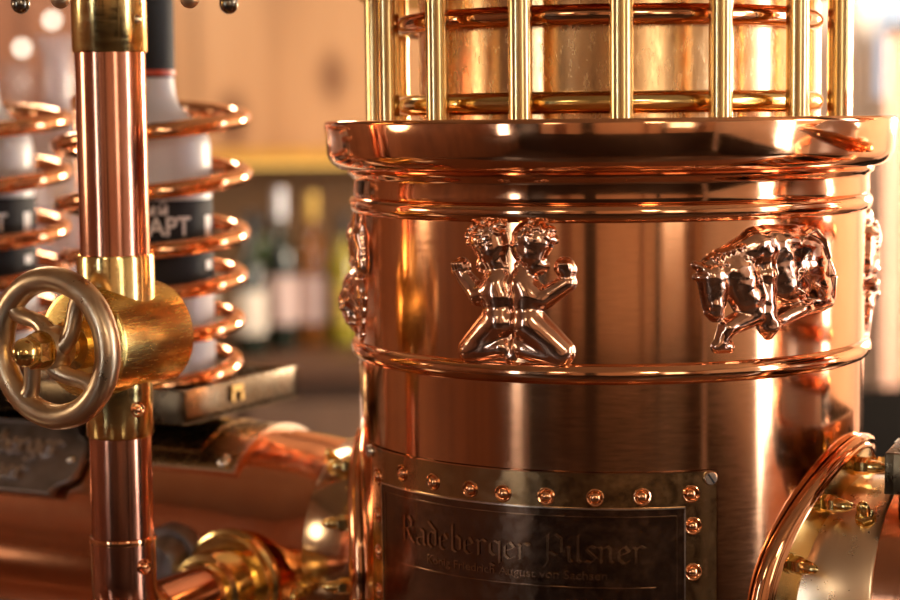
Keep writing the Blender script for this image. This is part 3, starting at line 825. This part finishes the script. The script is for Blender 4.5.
window('B', .935, 1.9, .50, 1.4, glow('far daylight pane', (.75, .86, 1.0), .40))

slab('added_trim_12', (-.85, Y1-.008, .187), 2.9, .016, .374, plain('brown niche sheet', (.16, .085, .04), .4))  # brown sheet added to darken the niche under the shelf
# main bar and back bar
bc = thing('bar_counter', 'dark wooden bar counter under the copper tower', 'counter', (0, 1.1, Z0))
obj('counter_top', box(NB(), (-.1, 1.1, -.02), 2.6, .84, .04, bev=.006), plain('varnished dark wood', (.13, .055, .03), .15, coat=.5), bc)
obj('counter_front', box(NB(), (-.1, 1.1, (Z0-.04)/2), 2.4, .7, -.04-Z0), WOODD, bc)
BB = 3.62
bb = thing('back_cabinet', 'brown wooden back bar cabinet behind the tower, out of focus', 'cabinet', (-.8, (BB+Y1)/2, Z0))
obj('cabinet_top', box(NB(), (-.85, (BB+Y1)/2, -.02), 2.9, Y1-BB-.004, .04, bev=.004), plain('brown laminate', (.10, .05, .03), .5, spec=.3), bb)
obj('cabinet_body', box(NB(), (-.85, (BB+.03+Y1)/2, (Z0-.04)/2), 2.86, Y1-BB-.04, -.04-Z0), plain('dark cabinet front', (.10, .055, .035), .5), bb)
for k in range(6): obj('door', box(NB(), (-2.05+k*.47, BB+.012, -.5), .44, .018, .84, bev=.003), plain('cabinet door brown', (.15, .085, .055), .45), bb)
sh = thing('wall_shelf', 'honey wooden shelf with a warm light strip above the back bar bottles', 'shelf', (-.8, Y1, .36))
obj('board', box(NB(), (-.85, Y1-.14, .390), 2.8, .276, .028, bev=.003), plain('honey shelf', (.55, .28, .05), .4), sh)
obj('light_strip', box(NB(), (-.85, Y1-.26, .372), 2.7, .014, .006), glow('warm light strip', (1.0, .55, .12), .9), sh)

def back_bottle(px, Y, w, h, glass, lab, cap, label, neck=.5, lab2=None):
    x = at(px, 300, Y).x
    t = thing('spirits_bottle', label, 'bottle', (x, Y, 0), 0, 'bottles on the back bar')
    r = w/2; hs = h*.60
    pr = [(0, 0), (0, r*.95), (.004, r), (hs, r), (hs+h*.05, r*.86), (hs+h*.11, r*.5), (hs+h*.15, r*.36), (h*.9, r*.34), (h*.9, 0)]
    obj('glass_body', lathe(NB(), pr, (x, Y, 0), (0, 0, 1), 28), glass, t)
    obj('label', lathe(NB(), [(h*.16, r+.0006), (h*.46, r+.0006)], (x, Y, 0), (0, 0, 1), 28), lab, t)
    obj('cap', lathe(NB(), [(h*.82, r*.36), (h*.82, r*.40), (h, r*.40), (h, 0)], (x, Y, 0), (0, 0, 1), 24), cap, t)
GD = plain('dark wine glass', (.010, .016, .010), .06)
GG = plain('green glass', (.05, .13, .03), .08, trans=.35)
GA = plain('amber glass', (.45, .17, .03), .08, trans=.6)
GY = plain('yellow green glass', (.65, .60, .08), .1, trans=.6)
GC = plain('clear glass', (.75, .72, .66), .08, trans=.8)
LW = plain('cream label', (.70, .63, .54), .6); LP = plain('pink grey label', (.60, .45, .42), .6); LK = plain('brown label', (.12, .07, .04), .6); LY = plain('yellow label', (.70, .55, .12), .6)
CS = plain('silver foil', (.65, .66, .70), .3, .6); CK = plain('black foil', (.02, .02, .02), .4); CG = plain('gold foil', (.65, .42, .10), .3, .6)
for a in ((198, 3.90, .078, .31, GD, LW, CK, 'dark bottle with cream label, hidden mostly behind the copper coil'),
          (250, 3.74, .062, .285, GD, LW, CK, 'dark bottle with cream label, just right of the copper coil'),
          (281, 3.86, .064, .325, GD, LP, CS, 'dark bottle with silver foil neck and pinkish label'),
          (264, 4.04, .062, .27, GG, LK, CK, 'green bottle behind the silver necked bottle'),
          (313, 3.90, .062, .315, GA, LP, CG, 'amber bottle between the silver necked bottle and the yellow one'),
          (344, 3.96, .064, .27, GY, LY, CK, 'yellow green bottle beside the copper drum'),
          (374, 3.84, .064, .31, GD, LK, CK, 'dark bottle half hidden by the copper drum edge'),
          (118, 3.95, .078, .31, GA, LW, CG, 'amber bottle behind the upright pipe'),
          (66, 3.95, .078, .22, GC, LY, CS, 'short clear bottle with yellow label, left of the upright pipe'),
          (30, 3.98, .078, .32, GD, LW, CK, 'dark bottle behind the left copper coil')):
    back_bottle(*a)

# glasses on the shelf at the left
def glass_at(x, Y, z, label):
    t = thing('wine_glass', label, 'glass', (x, Y, z), 0, 'wine glasses on the upper shelf')
    pr = [(0, 0), (0, .034), (.002, .034), (.006, .006), (.075, .0045), (.09, .02), (.12, .037), (.15, .038), (.19, .031), (.19, .0298), (.15, .0367), (.12, .0356), (.092, .018), (.088, 0)]
    obj('bowl', lathe(NB(), pr, (x, Y, z), (0, 0, 1), 28), plain('clear wine glass', (.95, .93, .95), .02, trans=.95, var=.02), t)
for px, Yg, l in ((18, 4.05, 'wine glass at the left end of the shelf'), (58, 4.05, 'wine glass near the left vodka bottle on the shelf'), (98, 4.05, 'wine glass beside the upright pipe on the shelf')):
    glass_at(at(px, 100, Yg).x, Yg, .404, l)

# right background: pale curtain and dark bench
cu = NB(); n = 90; cx0, cx1 = .908, 1.9; G = []
for i in range(n+1):
    x = cx0+(cx1-cx0)*i/n; y = 3.95 + .03*math.sin(i*.9) + .012*math.sin(i*2.3)
    G.append((cu.verts.new((x, y, -.15)), cu.verts.new((x, y, .625)), cu.verts.new((x, y+.006, .625)), cu.verts.new((x, y+.006, -.15))))
for a, b in zip(G, G[1:]):
    for k in range(4): cu.faces.new((a[k], b[k], b[(k+1) % 4], a[(k+1) % 4]))
cu.faces.new(G[0]); cu.faces.new(G[-1])
tag(obj('curtain', cu, plain('rose curtain cloth', (.87, .66, .56), .8, var=.06, scale=3)), 'pale rose curtain hanging behind the tower at the far right', 'curtain')
be = thing('bench', 'dark upholstered bench below the pale curtain at the far right', 'bench', (1.3, 3.7, Z0))
obj('seat', box(NB(), (1.3, 3.6, Z0+.25), 1.3, .5, .5, bev=.02), plain('dark leather', (.005, .004, .0035), .9, spec=.1), be)
obj('backrest', box(NB(), (1.3, 3.82, (Z0-.09)/2), 1.3, .08, -.09-Z0, bev=.02), plain('dark leather', (.005, .004, .0035), .9, spec=.1), be)

tag(obj('curtain_rail', tube(NB(), [(.900, 3.95, .636), (1.95, 3.95, .636)], .011, 12), M['dark_knob']), 'dark rail carrying the pale curtain at the far right', 'rail')
# warm lamps; all but the left one are unseen, added for light
def pendant(x, y, z, label, r=.09, s=30, group='pendant lamps of the room'):
    t = thing('pendant_lamp', label, 'lamp', (x, y, Z1), 0, group)
    r *= 1.9; s /= 3.6
    obj('bulb', ball(NB(), (x, y, z), r, seg=32, n=16), glow('warm lamp glass', (1.0, .82, .60), s), t)
    obj('cord', lathe(NB(), [(0, .004), (Z1-z-r+.01, .004)], (x, y, z+r-.01), (0, 0, 1), 8), M['black_gloss'], t)
    obj('rose', lathe(NB(), [(0, .05), (.02, .05), (.02, 0)], (x, y, Z1-.02), (0, 0, 1), 20), M['brass'], t)
pendant(-1.7, 1.1, .52, 'glowing round pendant lamp to the left of the bar', .09, 18)
pendant(-1.2, -1.6, 1.2, 'unseen glowing lamp added for light behind the viewer at the left', .09, 16)
pendant(.7, -1.6, 1.2, 'unseen glowing lamp added to light the front wall, in the middle', .09, 34)
pendant(-.9, 2.9, 1.3, 'unseen glowing lamp added to light the back bar wall', .10, 62)
pendant(1.45, 3.0, .55, 'unseen glowing lamp added to light the pale curtain', .10, 230)
pendant(2.2, .6, 1.2, 'unseen glowing lamp added for warm light between the right hand windows', .10, 45)

for px, py, l in ((22, 48, 'small glowing ball added for a glint in glass, beside the left bottle cap'), (61, 54, 'small glowing ball added for a glint in glass, nearest the upright pipe'), (52, 20, 'small glowing ball added for a glint in glass, highest of the three at the left')):  # added glowing balls stand in for reflections in glassware
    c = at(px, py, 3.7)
    t = thing('glass_glint', l, 'lamp', tuple(c), 0, 'glowing balls added for glass glints before the red panelling')
    obj('bulb', ball(NB(), c, .0085, seg=16, n=10), glow('glass glint glow', (1.0, .84, .66), 3.0), t)
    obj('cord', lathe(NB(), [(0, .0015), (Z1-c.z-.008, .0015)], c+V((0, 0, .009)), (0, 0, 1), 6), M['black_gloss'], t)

# ------------------------------------------------------------------ world and view
w = bpy.data.worlds.new('World'); S.world = w; w.use_nodes = True
bg = w.node_tree.nodes['Background']; bg.inputs['Color'].default_value = (.6, .75, 1, 1); bg.inputs['Strength'].default_value = .6
S.view_settings.view_transform = 'Standard'
S.view_settings.look = 'None'
S.view_settings.exposure = 1.05
S.view_settings.gamma = 1.0
S.view_settings.use_curve_mapping = False
S.cycles.max_bounces = 10
S.cycles.glossy_bounces = 6
for o in bpy.data.objects:
    if 'base' in o.keys(): del o['base']
